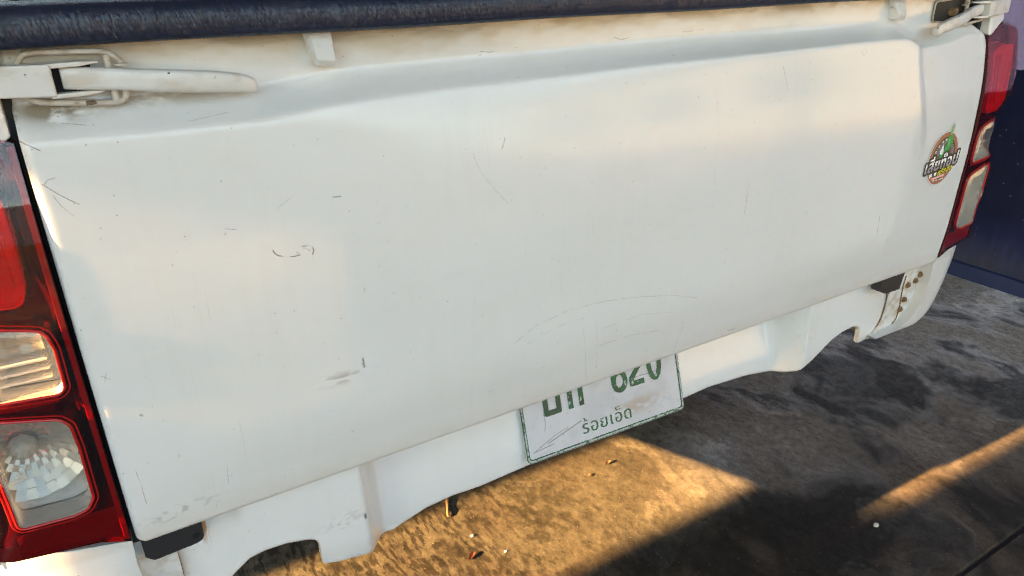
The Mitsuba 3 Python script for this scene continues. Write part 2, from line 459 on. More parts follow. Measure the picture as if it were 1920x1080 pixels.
# corrugated carport roof over the truck
cx = np.linspace(-1.6, 2.95, 190)
roof = np.stack([np.stack([cx, np.full_like(cx, y), z + .018 * np.cos(cx * 2 * np.pi / .13)], -1) for y, z in ((-1.65, 2.44), (4.6, 2.95))])
roof2 = roof.copy()
roof2[..., 2] += .003
rm = cat([grid(roof), grid(roof2, True)])
put('carport_roof', rm, 'roof_sheet', True, label='corrugated grey sheet roof over the truck', category='roof')
for x in (-1.5, 2.86):
    for y in (-1.5, 4.3):
        put('carport_roof__post', bx(x - .03, x + .03, y - .03, y + .03, 0, 2.33 if y < 0 else 2.8), 'steel_post', False)
for y in (-1.5, -.6, .4, 1.6, 3.0, 4.3):
    put('carport_roof__purlin', bx(-1.58, 2.93, y - .03, y + .03, 2.345 + (y + 1.65) * .0816, 2.415 + (y + 1.65) * .0816), 'steel_post', False)


# ------------------------------------------------------------------ the truck: shapes shared by its parts
_P = PchipInterpolator([.40, .598, .68, .76, .84, .933, 1.011, 1.05, 1.08, 1.2], [.012, 0, -.0068, -.0088, -.0104, -.008, .001, .009, .016, .022])
_S = PchipInterpolator([-.2, .0, .12, .2, .238, .27, .38, .513, .59, .674, .977, 1.15, 1.223, 1.25, 1.29, 1.38, 1.442, 1.5, 1.7],
                       [1.040, 1.040, 1.038, 1.038, 1.0415, 1.0445, 1.0480, 1.0492, 1.0505, 1.0520, 1.054, 1.055, 1.054, 1.046, 1.0345, 1.0385, 1.047, 1.045, 1.045])


def edge_y(z):
    """how the rear end bows outwards, seen from the side"""
    return _P(z)


def tail_y(x, z):
    x, z = np.asarray(x, float), np.asarray(z, float)
    y = edge_y(z)
    y = y - np.maximum(0, y + .008) * (z > .933) * .7 * (1 - sstep(.14, .40, x))
    w = sstep(.598, .72, z)
    soft = lambda t: .5 * (t + np.sqrt(t * t + .00005))
    y = y - .040 * w * (.26 - soft(.26 - x)) * (x < .75) - .040 * (.26 / .22) * w * (.22 - soft(x - 1.28)) * (x >= .75)
    sh = .052 * sstep(1.03, .84, z)
    xl, xr = 1.5 - (1.255 + sh), 1.255 + sh
    m = sstep(xl - .05, xl + .02, x) * (1 - sstep(xr, xr + .030, x))
    y = y - (.0006 + .0094 * sstep(.4, .9, x)) * m * sstep(.80, 1.0, z)
    zs = _S(x)
    q = (z - zs) / .031
    q = .5 * (q + np.sqrt(q * q + .005)) - .5 * (1 - q + np.sqrt((1 - q) ** 2 + .005)) * 0
    q = np.clip(q, 0, 1)
    sharp = .55 + .45 * sstep(.35, .95, x)
    t = (1 - (1 - q) ** 2) * sharp + q * q * (3 - 2 * q) * (1 - sharp)
    return y * (1 - t) + .0235 * t


TRUCK = 'pickup_truck'
labels[TRUCK] = {'label': 'white pickup truck seen close from behind, scratched tailgate and green lettered number plate', 'category': 'pickup truck'}

# tailgate: a stamped sheet with rolled edges
NX, NZ = 420, 190
s = np.linspace(0, 1, NX)
zc = np.concatenate([.598 + .012 * (1 - np.cos(np.linspace(0, np.pi / 2, 9)))[:-1], np.linspace(.610, 1.02, 120)[:-1], np.linspace(1.02, 1.09, 90)[:-1], np.linspace(1.09, 1.118, 10)])
V = np.zeros((len(zc), NX, 3))
rc = .012
for i, z in enumerate(zc):
    e = max(0, rc - (z - .598))
    ins = rc - math.sqrt(max(0, rc * rc - e * e))
    xl, xr = .0 + ins, 1.5 - ins
    if z > 1.02:                                     # the upper right corner is cut round the latch
        t = (z - 1.02) / .05
        xr = 1.5 - .05 * min(1, t) ** 2.5 - (.04 * sstep(1.066, 1.074, z))
    sx = xl + (xr - xl) * np.clip((s - .5) * 1.004 + .5, 0, 1)
    y = tail_y(sx, np.full(NX, z))
    d = np.minimum(sx - xl, xr - sx)
    d = np.minimum(d, z - .598 + .0002)
    r = .007
    k = np.clip(r - d, 0, r)
    y = y + (r - np.sqrt(np.maximum(r * r - k * k, 0)))
    V[i] = np.stack([sx, y, np.full(NX, z)], 1)
# years of small dents
dn = meshkit.fbm(np.stack([V[..., 0] * 5, V[..., 2] * 7, V[..., 0] * 0], -1), octaves=3, seed=4) - .5
V[..., 1] += .0008 * dn * sstep(.6, .66, V[..., 2]) * sstep(1.11, 1.0, V[..., 2])
dn = meshkit.fbm(np.stack([V[..., 0] * 16, V[..., 2] * 20, V[..., 0] * 0 + 3], -1), octaves=2, seed=9) - .5
V[..., 1] += .00018 * dn
# returns at the two sides and the lower edge
back = lambda row, dx, dz: np.stack([row + np.array([dx, .0, dz]), np.stack([row[:, 0] + dx, np.full(len(row), .045), row[:, 2] + dz], 1)])
side_l = V[:, 0][:, None] + np.array([[0, 0, 0], [0, .012, 0], [0, .03, 0]])
side_r = V[:, -1][:, None] + np.array([[0, 0, 0], [0, .012, 0], [0, .03, 0]])
bot = V[0][None] + np.array([[[0, 0, 0]], [[0, .012, .001]], [[0, .04, .004]]])
gate = cat([grid(V), grid(side_l, True), grid(side_r), grid(bot, True)])
gate.merge_vertices(merge_tex=True, merge_norm=True)
trimesh.repair.fix_normals(gate)
put(TRUCK + '__tailgate', gate, 'paint', 40, label='white stamped tailgate with scratches and scuffs')
put(TRUCK + '__tailgate__inner_skin', bx(.012, 1.44, .047, .097, .612, 1.10), 'black_plastic', False)

# the two lugs on the upper band
for cx_, w0, w1 in ((.2705, .0125, .0085), (1.2235, .0125, .0085)):
    pts, rr = [], .0018
    for x, y, z in ((-w0, .023, 1.112), (w0, .023, 1.113), (-w1 + .001, .024, 1.083), (w1 + .002, .024, 1.081),
                    (-w0 + .004, .016, 1.112), (w0 - .002, .016, 1.113), (-w1 + .002, .006, 1.088), (w1 + .001, .006, 1.086), (-w1 + .003, .010, 1.083), (w1, .010, 1.081)):
        pts.append((cx_ + x, y, z))
    put(TRUCK + '__tailgate__lug', blob(pts, rr, 1), 'latch_paint', 40)

# bed liner: the lip over the tailgate and the tub behind it
prof = [(.030, 1.1135), (.004, 1.1135), (-.0015, 1.1150), (-.0040, 1.118), (-.0055, 1.126), (-.0052, 1.135), (-.0020, 1.1415), (.004, 1.1455), (.013, 1.1475), (.05, 1.1485), (.085, 1.1480), (.093, 1.145), (.097, 1.138), (.097, .80)]
xs_ = np.linspace(-.03, 1.53, 300)
L = np.array([[(x, y + .0012 * math.sin(x * 9 + 1), z + .0006 * math.sin(x * 14)) for (y, z) in prof] for x in xs_])
put(TRUCK + '__bed_liner', grid(L), 'liner', 35, label='black grained plastic liner lip over the tailgate top')
put(TRUCK + '__bed_liner__tub', cat([bx(.03, 1.47, .099, 2.1, .78, .80), bx(.01, .03, .099, 2.1, .78, 1.13), bx(1.47, 1.49, .099, 2.1, .78, 1.13), bx(.03, 1.47, 2.08, 2.1, .80, 1.13)]), 'black_plastic', False)


# latches: bracket on the body, lever and wire loop, right one a mirror image
def latch_pieces():
    out = {}
    n = 20
    th = np.arange(n) * 2 * np.pi / n
    sup = lambda c, q: np.sign(c) * np.abs(c) ** q
    path = [(.0420, 1.0886, .0080, .0100, .0040), (.0428, 1.0886, .0092, .0080, .0055), (.0600, 1.0870, .0096, .0072, .0060), (.0780, 1.0852, .0096, .0070, .0060), (.0880, 1.0843, .0096, .0050, .0062),
            (.0980, 1.0833, .0096, .0020, .0064), (.1130, 1.0816, .0100, .0004, .0064), (.1330, 1.0793, .0102, -.0002, .0064), (.1550, 1.0769, .0101, .0004, .0062), (.1700, 1.0752, .0097, .0015, .0060),
            (.1830, 1.0733, .0090, .0028, .0058), (.1930, 1.0712, .0080, .0042, .0055), (.1990, 1.0693, .0066, .0054, .0050), (.2012, 1.0683, .0045, .0062, .0040)]
    P = np.array(path)
    q = np.linspace(0, 1, 60)
    P = PchipInterpolator(np.linspace(0, 1, len(P)), P)(q)
    rings = [np.stack([np.full(n, x), y + hw * sup(np.sin(th), .75), z + hh * sup(np.cos(th), .55)], 1) for x, z, hh, y, hw in P]
    out['lever'] = loft(rings)
    br = [blob([(-.0400, .004, 1.100), (-.0400, .004, 1.081), (.0000, -.002, 1.1005), (.0040, -.002, 1.0785), (.0345, -.0035, 1.0995), (.0345, -.0035, 1.0770),
                (-.040, .022, 1.100), (-.040, .022, 1.080), (.0345, .018, 1.0995), (.0345, .018, 1.0770)], .002, 1)]
    for z0, z1 in ((1.0985, 1.1010), (1.0742, 1.0765)):     # the two cheeks that carry the pivot
        br.append(blob([(.033, -.003, z0), (.033, .018, z0), (.058, .001, z0), (.072, .008, (z0 + z1) / 2), (.066, .016, z0), (.033, -.003, z1), (.033, .018, z1), (.058, .001, z1), (.066, .016, z1)], .0007, 1))
    out['bracket'] = cat(br)
    out['slot'] = cat([bx(.030, .066, .008, .017, 1.0770, 1.0983)])
    loop = [(.0900, 1.0975), (.0888, 1.1000), (.0820, 1.1062), (.0760, 1.1078), (.030, 1.1100), (.020, 1.1090), (.0155, 1.1050), (.0130, 1.0950), (.0130, 1.0800), (.0150, 1.0735), (.0220, 1.0700), (.030, 1.0688), (.078, 1.0640), (.0850, 1.0652), (.0885, 1.0690), (.0890, 1.0740)]
    lp = resample([(x, .0120, z) for x, z in loop], .003)
    out['loop'] = tube(lp, .0027, 10)
    out['pivot'] = cat([trimesh.creation.cylinder(radius=.0032, segment=[(.0800, .013, 1.0650), (.0800, .013, 1.1050)], sections=12),
                        trimesh.creation.cylinder(radius=.0060, segment=[(.0895, .011, 1.0955), (.0895, .011, 1.0972)], sections=16)])
    return out


lp = latch_pieces()
for side in (0, 1):
    root = key_for(TRUCK + '__latch')
    if side:
        labels[root] = {'label': 'worn white latch at the right end of the tailgate'}
    else:
        labels[root] = {'label': 'white latch at the left end of the tailgate'}
    for nm, mat in (('bracket', 'latch_paint'), ('lever', 'latch_paint'), ('slot', 'black_gap'), ('loop', 'grimy_paint'), ('pivot', 'grimy_paint')):
        m = mirror(lp[nm]) if side else lp[nm]
        if side and nm == 'lever':                        # the right lever hangs loose
            t = np.clip((1.4575 - m.vertices[:, 0]) / .157, 0, 1)
            m.vertices = m.vertices + np.stack([0 * t, -.016 * t ** 1.4, -.009 * t], 1)
        put(f'{root}__{nm}', m, mat, 35)
# flat dark plate for the shaded recess behind the right latch, rusty bolt head
pk = rounded([(1.336, 1.072), (1.336, 1.104), (1.43, 1.108), (1.43, 1.066)], .006)
put(TRUCK + '__latch_001__recess_shade_plate', slab_xz(pk, .0205, .0225), 'recess_shade', False)
put(TRUCK + '__latch_001__pocket_rim', tube(resample([(x, .0205, z) for x, z in pk.exterior.coords[:-1]], .004, True), .0016, 8, True), 'grimy_paint', 40)
put(TRUCK + '__latch_001__bolt', trimesh.creation.cylinder(radius=.007, segment=[(1.385, .021, 1.086), (1.385, .010, 1.086)], sections=6), 'rust', 20)

# ------------------------------------------------------------------ tail lamps: u runs outwards from the tailgate's edge
_SIL = PchipInterpolator([.600, .6122, .6298, .6638, .7026, .7321, .776, .8028, .8296, .8578, .8878, .9116, .938, .974, 1.0022, 1.0346, 1.0452, 1.0556, 1.0617, 1.070],
                         [.115, .1150, .1150, .1020, .0985, .1129, .1123, .1022, .0730, .0705, .0715, .0941, .1121, .118, .1178, .1170, .1137, .0923, .0609, .0609])
_BULGE = PchipInterpolator([.55, .840, .852, .862, .88, .92, .96, .99, 1.002, 1.016, 1.03, 1.10], [0, 0, .0002, .0020, .0024, .00255, .0024, .0018, .0009, .0002, 0, 0])
U0 = .0042


def lamp_left(z):
    return U0 + np.interp(z, [1.039, 1.0529, 1.0617], [0, .030, .055])


def lamp_y(u, z):
    us = _SIL(z) - .014
    y = edge_y(z) + .0006 + .0014 * sstep(.0, .05, u) - _BULGE(z) * .8
    r = .040
    k = np.clip(u - us, 0, r * .98)
    return y + (r - np.sqrt(r * r - k * k)) * 1.4


ZB = lambda u: .6155 + .165 * np.clip(u - .004, 0, .15) - .0085 * np.clip(1 - u / .03, 0, 1)      # the lamp's lower edge climbs outwards


def lamp_point(u, z):
    return np.stack([-np.asarray(u), lamp_y(np.asarray(u), np.asarray(z)), np.asarray(z)], -1)


WIN = {'mid': [(.088, .8835), (.0540, .8815), (.0274, .8740), (.0225, .8683), (.0196, .8537), (.0206, .8124), (.0256, .8066), (.0709, .8110), (.088, .815)],
       'low': [(.092, .7925), (.0771, .7912), (.0330, .7788), (.0261, .7700), (.0247, .7442), (.0258, .681), (.0327, .6695), (.0454, .6664), (.092, .6700)],
       'red': [(.100, 1.020), (.060, 1.022), (.034, 1.012), (.0255, .993), (.0247, .9559), (.0269, .9142), (.0306, .9023), (.0375, .8989), (.070, .9010), (.092, .915)]}
WIN = {k: rounded(v, .006) for k, v in WIN.items()}

NU = 74
zr = np.linspace(0, 1, 240)
LV = np.zeros((len(zr), NU, 3))
for i, t in enumerate(zr):
    z = .607 + (1.0617 - .607) * t
    a, b = lamp_left(z), _SIL(z) - .014 + .039
    u = a + (b - a) * np.linspace(0, 1, NU)
    zz = np.maximum(z, ZB(u))
    LV[i] = lamp_point(u, zz)
lens = grid(LV, True)
cen = LV.reshape(-1, 3)[lens.faces].mean(1)
inside = {k: shapely.contains_xy(WIN[k], -cen[:, 0], cen[:, 2]) for k in ('mid', 'low')}
red = trimesh.Trimesh(lens.vertices, lens.faces[~(inside['mid'] | inside['low'])], process=False)
rimrow = np.concatenate([LV[::-1, 0], LV[0]])
skirt = grid(np.stack([rimrow, rimrow + [0, .010, 0], rimrow + [0, .05, 0]], 1))
top = LV[-1]
skirt2 = grid(np.stack([top, top + [0, .004, .002], top + [0, .05, .003]], 1))


def ring_fill(poly, fn, k=14, shrink=1.0, step=.004):
    """a smooth sheet over a star-shaped outline"""
    ring = resample(np.array(poly.exterior.coords[:-1]), step, True)
    c = np.array(poly.centroid.coords[0])
    t = np.linspace(1, 0, k)[:, None, None]
    Q = c + (ring[None] - c) * t * shrink
    Q = np.concatenate([Q, Q[:, :1]], 1)
    P = fn(Q[..., 0], Q[..., 1], np.broadcast_to(t[..., 0], Q.shape[:2]))
    return grid(P)


lamp = {'red_lens': (cat([red]), 'red_lens', 60)}
lamp['lens_edge'] = (cat([skirt, skirt2]), 'dark_red', 40)
for k in ('mid', 'low'):
    dome = ring_fill(WIN[k], lambda u, z, t: lamp_point(u, z) - np.stack([0 * u, .0030 * (1 - t ** 6), 0 * u], -1))
    lamp['clear_lens_' + k] = (dome, 'clear_lens', True)
    rim = resample(np.array(WIN[k].buffer(.0010).exterior.coords[:-1]), .004, True)
    rimo = resample(np.array(WIN[k].buffer(.0052).exterior.coords[:-1]), .004, True)
    fo, fi = WIN[k].buffer(.0085), WIN[k].buffer(-.0004)
    ro = resample(np.array(fo.exterior.coords[:-1]), .003, True)
    ri = np.array([fi.exterior.interpolate(fi.exterior.project(Point(*q))).coords[0] for q in ro])
    rows = [ro + (ri - ro) * t for t in (0, .35, .7, 1.0)]
    dep = (.022, .0075, .0060, .0055)
    st_ = np.array([np.vstack([q := lamp_point(r_[:, 0], r_[:, 1]) + [0, d_, 0], q[:1]]) for r_, d_ in zip(rows, dep)])
    lamp['bezel_' + k] = (grid(st_), 'lamp_black', 40)
    lamp['rim_' + k] = (cat([tube(lamp_point(rim[:, 0], rim[:, 1]) - [0, .0003, 0], .0014, 8, True), tube(lamp_point(rimo[:, 0], rimo[:, 1]) + [0, .0002, 0], .0008, 6, True)]), 'red_rim', 40)

# inside: black tub, grey ledge along the inner edge, reflectors, bulbs
us_ = np.linspace(0, 1, 48)
tub = []
for i in range(0, 240, 2):
    z = LV[i, 0, 2]
    a, b = LV[i, 0, 0] * -1 + .0004, -LV[i, -1, 0] - .004
    u = a + (b - a) * us_
    P = lamp_point(u, np.full(48, z))
    P[:, 1] += .003 + .021 * sstep(0, .10, us_) * sstep(1, .9, us_)
    tub.append(P)
tubm = grid(np.array(tub), True)
cen = tubm.triangles_center
cut = np.zeros(len(cen), bool)
for k in WIN:
    cut |= shapely.contains_xy(WIN[k].buffer(.0055), -cen[:, 0], cen[:, 2])
lamp['housing'] = (trimesh.Trimesh(tubm.vertices, tubm.faces[~cut], process=False), 'lamp_black', 30)
led = []
for z in np.linspace(.612, 1.036, 60):
    a = lamp_left(z)
    led.append([lamp_point(a + .0006, z) + [0, .0016, 0], lamp_point(a + .0052, z) + [0, .0020, 0], lamp_point(a + .0062, z) + [0, .0075, 0]])
lamp['inner_ledge'] = (grid(np.array(led), True), 'lamp_grey', 30)
wall_of = lambda k, d0, d1, o=0.0: grid(np.stack([lamp_point(*(w := resample(np.array(WIN[k].buffer(o).exterior.coords), .004)).T) + [0, d0, 0], lamp_point(*w.T) + [0, d1, 0]], 1))


def facet_bowl(cx, cz, radii, deps, nseg, base, poly, seed):
    """rings of flat mirror facets round the bulb, clipped to the window"""
    rng = np.random.default_rng(seed)
    out_v, out_f = [], []
    for r0, r1, d0, d1 in zip(radii[:-1], radii[1:], deps[:-1], deps[1:]):
        for j in range(nseg):
            a0, a1 = 2 * np.pi * j / nseg, 2 * np.pi * (j + 1) / nseg
            q = [(r0, a0, d0), (r0, a1, d0), (r1, a1, d1), (r1, a0, d1)]
            P = np.array([(cx + r * math.cos(a), cz + r * math.sin(a), d) for r, a, d in q])
            m = P.mean(0)
            if not poly.contains(Point(*m[:2])):
                continue
            tilt = .15 * np.array([math.cos(a0), math.sin(a0)]) * (1 if (j + int(r0 * 1e4)) % 2 else -1) + rng.normal(0, .012, 2)
            b = len(out_v)
            for u, z, d in P:
                out_v.append([-u, base + d + (u - m[0]) * tilt[0] + (z - m[1]) * tilt[1], z])
            out_f += [[b, b + 1, b + 2], [b, b + 2, b + 3]]
    return trimesh.Trimesh(np.array(out_v), np.array(out_f), process=False)


def facet_grid(u0, u1, z0, z1, nu, nz, base, poly, seed):
    rng = np.random.default_rng(seed)
    out_v, out_f = [], []
    for i in range(nu):
        for j in range(nz):
            a0, a1, b0, b1 = u0 + (u1 - u0) * i / nu, u0 + (u1 - u0) * (i + 1) / nu, z0 + (z1 - z0) * j / nz, z0 + (z1 - z0) * (j + 1) / nz
            if not poly.contains(Point((a0 + a1) / 2, (b0 + b1) / 2)):
                continue
            tx, tz = rng.normal(0, .12) + .25 * (i / nu - .5), rng.normal(0, .10) - .35 * (j / nz)
            b = len(out_v)
            for u, z in ((a0, b0), (a1, b0), (a1, b1), (a0, b1)):
                out_v.append([-u, base + tx * (u - (a0 + a1) / 2) + tz * (z - (b0 + b1) / 2) - .004 * (j / nz) ** 2, z])
            out_f += [[b, b + 1, b + 2], [b, b + 2, b + 3]]
    return trimesh.Trimesh(np.array(out_v), np.array(out_f), process=False)


big = lambda k: WIN[k].buffer(-.0015)
rad = [.0125, .0165, .0205, .026, .0325, .040, .048, .058]
lamp['reflector_low'] = (facet_bowl(.0703, .7480, rad, [.0290, .0283, .0273, .0256, .0230, .0193, .0150, .0095], 36, .0, big('low').intersection(box(0, .692, .2, .9)), 3), 'silver', False)
lamp['reflector_mid'] = (facet_grid(.0290, .0950, .842, .876, 7, 4, .022, big('mid'), 5), 'silver', False)
lamp['ridges_mid'] = (cat([rbox(-.095, -.0285, .010, .024, .8355 - .0095 * i, .8385 - .0095 * i, .0012) for i in range(3)]), 'chrome_matt', 30)
lamp['bowl_low'] = (cat([wall_of('low', .0, .030), ring_fill(WIN['low'].buffer(.001), lambda u, z, t: lamp_point(u, z) * [1, 0, 1] + np.stack([0 * u, .030 + .022 * (1 - t ** 2), 0 * u], -1), 10)]), 'chrome_matt', 40)
lamp['bowl_mid'] = (cat([wall_of('mid', .0, .030), ring_fill(WIN['mid'].buffer(.001), lambda u, z, t: lamp_point(u, z) * [1, 0, 1] + np.stack([0 * u, .026 + .022 * (1 - t ** 2), 0 * u], -1), 10)]), 'chrome_matt', 40)
lamp['bowl_red'] = (cat([wall_of('red', .003, .020), ring_fill(WIN['red'].buffer(.001), lambda u, z, t: lamp_point(u, z) * [1, 0, 1] + np.stack([0 * u, .007 + .010 * (1 - t ** 2), 0 * u], -1), 10)]), 'lamp_white', 40)
lamp['ridges_red'] = (cat([tube(lamp_point(np.full(40, u), np.linspace(.915, 1.005, 40)) + [0, .012, 0], .0013, 6) for u in (.034, .046, .058, .070)]), 'chrome_matt', 40)
for k, (cx, cz, y) in {'low': (.0703, .7480, .016), 'mid': (.085, .872, .014)}.items():
    ball = trimesh.creation.icosphere(subdivisions=3, radius=.0125)
    ball.apply_translation([-cx, y, cz])
    lamp['bulb_' + k] = (ball, 'bulb_glass', True)
    lamp['socket_' + k] = (cat([trimesh.creation.annulus(r_min=.0085, r_max=.0130, segment=[(-cx, .0275, cz), (-cx, .0305, cz)]), trimesh.creation.cylinder(radius=.0085, segment=[(-cx, y + .009, cz), (-cx, .045, cz)], sections=24)]), 'lamp_socket', 30)
# the bar between the windows and the reflex strip below, seen red through the lens
barp = np.array([[lamp_point(u, z) + [0, .004 + .004 * abs(z - (.799 + .1 * (u - .03))) / .006, 0] for u in np.linspace(.028, .098, 12)] for z in np.linspace(.795, .806, 5)])
lamp['bar'] = (grid(barp, True), 'lamp_grey', 40)


def reflex(p, n, uv):
    return .0012 * noise(p.x * 420, p.y * 10, p.z * 420)


M['reflex_mat'] = {'type': 'twosided', 'b': {'type': 'bumpmap', 'bump': proc(reflex, eps=3e-4), 'b': {'type': 'principled', 'base_color': {'type': 'rgb', 'value': [.42, .40, .38]}, 'roughness': .3, 'metallic': .6}}}
ref = np.array([[lamp_point(u, z * (.662 - ZB(u) - .006) + ZB(u) + .004) + [0, .0035, 0] for u in np.linspace(.010, .098, 20)] for z in np.linspace(0, 1, 8)])
lamp['reflex_strip'] = (grid(ref, True), 'reflex_mat', 40)
rel = [rounded([(.0925, .7435), (.0715, .7430), (.0700, .7262), (.0920, .7245)], .004), rounded([(.0890, .7395), (.0755, .7392), (.0745, .7300), (.0885, .7285)], .003)]
lamp['moulded_mark'] = (cat([tube(lamp_point(*resample(np.array(r_.exterior.coords[:-1]), .002, True).T) - [0, .0030, 0], .0009, 6, True) for r_ in rel]), 'clear_lens', 40)
for side in (0, 1):
    root = key_for(TRUCK + '__tail_lamp')
    labels[root] = {'label': ('red and clear tail lamp right of the tailgate, against the wall' if side else 'red and clear tail lamp left of the tailgate, cut by the picture edge')}
    for nm, (m, mat, sm) in lamp.items():
        nm = nm.replace('_mid', '').replace('_low', '').replace('_red', '') if nm not in ('red_lens', 'reflex_strip') else nm
        put(f'{root}__{nm}', mirror(m) if side else m, mat, sm)

# ------------------------------------------------------------------ body round the tailgate
def bed_side():
    prof = [(.0055, 1.0630), (.0055, 1.128), (.012, 1.136), (.040, 1.136), (.048, 1.128), (.058, 1.070), (.066, 1.052), (.105, 1.012), (.136, .93), (.150, .82), (.150, .70), (.142, .60), (.128, .50), (.112, .40)]
    pr = resample(np.array(prof), .012)
    yy = np.r_[.020, .024, .040, .062, .09, np.linspace(.12, 2.15, 60)]
    P = np.zeros((len(yy), len(pr), 3))
    for i, y in enumerate(yy):
        u, z = pr[:, 0].copy(), pr[:, 1].copy()
        if y < .062:                                        # behind the lamp the side starts further forward
            u = np.where(z < 1.045, u - .020, u)
        yl = np.where(z < 1.05, np.maximum(y, .062 + .0 * z), y)
        # wheel arch and the sill that rises towards the tail
        zs = z
        zmin = .479 - .165 * np.clip(y - .215, 0, .45)
        arch = np.sqrt(np.maximum(0, .44 ** 2 - (y - 1.15) ** 2)) + .33 if abs(y - 1.15) < .44 else 0
        zs = np.maximum(z, max(zmin, arch))
        P[i] = np.stack([-u, yl, zs], 1)
    return grid(P)


bs = bed_side()
pillar = cat([blob([(-.0075, .0175, 1.128), (-.0455, .0195, 1.126), (-.0075, .0120, 1.0450), (-.012, .0105, 1.0420), (-.030, .0120, 1.0560), (-.0545, .0165, 1.0660), (-.0075, .05, 1.128), (-.046, .05, 1.128), (-.0075, .05, 1.045), (-.055, .05, 1.067)], .0022, 1)])


def corner_panel(cols):
    """lower corner below the lamp: the rear face and its wrap to the side; the inner edge sweeps in under the truck"""
    I = [(.0045, .6030), (.0050, .5900), (.0060, .5640), (-.0020, .5185), (-.0300, .4780), (-.0700, .4600), (-.1400, .4555)]
    M_ = [(.060, .6145), (.062, .5960), (.058, .5640), (.046, .5160), (.018, .4690), (-.028, .4520), (-.1420, .4540)]
    O = [(.118, .6255), (.120, .6000), (.114, .5600), (.098, .5080), (.066, .4560), (.012, .4400), (-.1440, .4520)]
    S = [(.138, .6250), (.140, .6000), (.134, .5600), (.122, .5080), (.100, .4600), (.050, .4420), (-.1440, .4560)]
    ys_ = [.0075, .0100, .0290, .0750]
    k = np.linspace(0, 1, 7)
    kk = np.linspace(0, 1, 50)
    rows = []
    for curve, y in zip((I, M_, O, S), ys_):
        c = PchipInterpolator(k, np.array(curve))(kk)
        rows.append(np.stack([-c[:, 0], np.full(50, y) + .004 * kk, c[:, 1]], 1))
    R = np.array(rows)
    cross = PchipInterpolator([0, .33, .66, 1], R, axis=0)(np.linspace(0, 1, 26))[:, :cols]
    inner = np.array([cross[0] + [0, .030, 0], cross[0] + [0, .002, 0], cross[0]])
    lip = np.stack([cross[:, 0], cross[:, 0] + [0, .03, -.001]])
    return cat([grid(inner), grid(cross), grid(lip)])


flange_poly = Polygon([(1.5000, .5990), (1.4400, .5990), (1.4400, .5750), (1.4395, .5540), (1.4080, .5390), (1.4060, .5000), (1.3960, .4730), (1.3600, .4460), (1.4150, .4560), (1.4380, .4560), (1.4900, .4900), (1.5150, .5450), (1.5200, .5990)])
FL = lambda x, z: .030 + .06 * np.clip(.50 - z, 0, .1)
for side in (0, 1):
    f = (lambda m: mirror(m)) if side else (lambda m: m)
    put(TRUCK + '__bed_side', f(cat([bs, pillar])), 'paint', 35)
    put(TRUCK + '__corner_panel', f(corner_panel(50 if side else 34)), 'paint', 40)
    put(TRUCK + '__gap_shade_strip', f(cat([bx(-.0105, .0120, .0255, .045, .585, 1.045), bx(-.012, .0035, .026, .05, 1.04, 1.10)])), 'grey_rubber', False)  # dark strips behind the lamp gaps, standing for their shade
    fl = slab_xz(flange_poly if side else flange_poly.intersection(box(1.4655, .40, 1.6, .7)), 0, .003)
    fl.apply_translation([0, .030, 0])
    put(TRUCK + '__flange', fl if side else mirror(fl), 'flange_paint', 30)
    seam = [(1.4524, .5690), (1.4490, .5500), (1.4500, .5273), (1.4535, .4953), (1.4500, .4720), (1.4330, .4560)]
    if not side:
        continue
    sm = tube(resample([(x, .0296, z) for x, z in seam], .004), .0016, 6)
    put(TRUCK + '__flange_001__seam', sm, 'rust', 40)
for i, (x, z) in enumerate(BOLTS):
    put(TRUCK + '__flange_001__bolt', cat([trimesh.creation.cylinder(radius=.0062, segment=[(x, .031, z), (x, .0265, z)], sections=24), trimesh.creation.cylinder(radius=.0036, segment=[(x, .027, z), (x, .0235, z)], sections=6)]), 'rust', 30)

# apron below the tailgate: shaped lower edge, recessed in the middle behind the number plate
def apron_y(x, z):
    x, z = np.asarray(x, float), np.asarray(z, float)
    c = sstep(.262, .305, x) * (1 - sstep(1.12, 1.17, x))
    d = np.clip((.47 - z) / .04, 0, 1.5)
    return (.032 + (z - .44) * .06) * (1 - c) + (.077 + (z - .434) * .33) * c + .006 * d * d


AB = [(.034, .4200), (.060, .4480), (.0885, .4770), (.1105, .4911), (.1308, .4937), (.1576, .4917), (.1830, .4850), (.1911, .4816), (.1955, .4760), (.1970, .4700), (.1970, .4561), (.1975, .4390), (.1990, .4340), (.2030, .4315), (.2224, .4241), (.2500, .4175), (.2627, .4140), (.285, .4060), (.3156, .4020), (.345, .4085), (.3708, .4163),
      (.4163, .4195), (.4635, .4161), (.5481, .4193), (.70, .426), (.899, .4311), (.96, .4337), (1.0615, .4266), (1.1215, .4158), (1.145, .4185), (1.164, .4259), (1.1892, .4407), (1.2223, .4618), (1.2446, .4732), (1.2763, .4820), (1.3100, .4845), (1.3240, .4825), (1.3331, .4723), (1.3350, .4600), (1.3359, .4440), (1.3390, .4385), (1.3560, .4390), (1.3673, .4406), (1.385, .460), (1.3994, .4787), (1.4075, .510), (1.4085, .5344)]
ab = resample(np.array(AB), .004)
tt = np.linspace(0, 1, 50) ** 1.3
AV = np.zeros((len(tt), len(ab), 3))
for i, t in enumerate(tt):
    z = ab[:, 1] + (.612 - ab[:, 1]) * t
    xx = ab[:, 0]
    y = apron_y(xx, z)
    lip = np.clip(1 - (z - ab[:, 1]) / .006, 0, 1)
    AV[i] = np.stack([xx, y + .004 * lip ** 2, z], 1)
hem = np.array([AV[0], AV[0] + [0, .003, .0005], AV[0] + [0, .007, .002]])
apron = cat([grid(AV), grid(hem, True)])
apron.merge_vertices()
put(TRUCK + '__apron', apron, 'paint', 50, label='white apron under the tailgate with a cut lower edge')
jl = resample([(.0335, .0315, .5530), (.0345, .0315, .5300), (.0335, .0315, .4700)], .003)
put(TRUCK + '__apron__joint', tube(jl, .0013, 6), 'rust', 40)
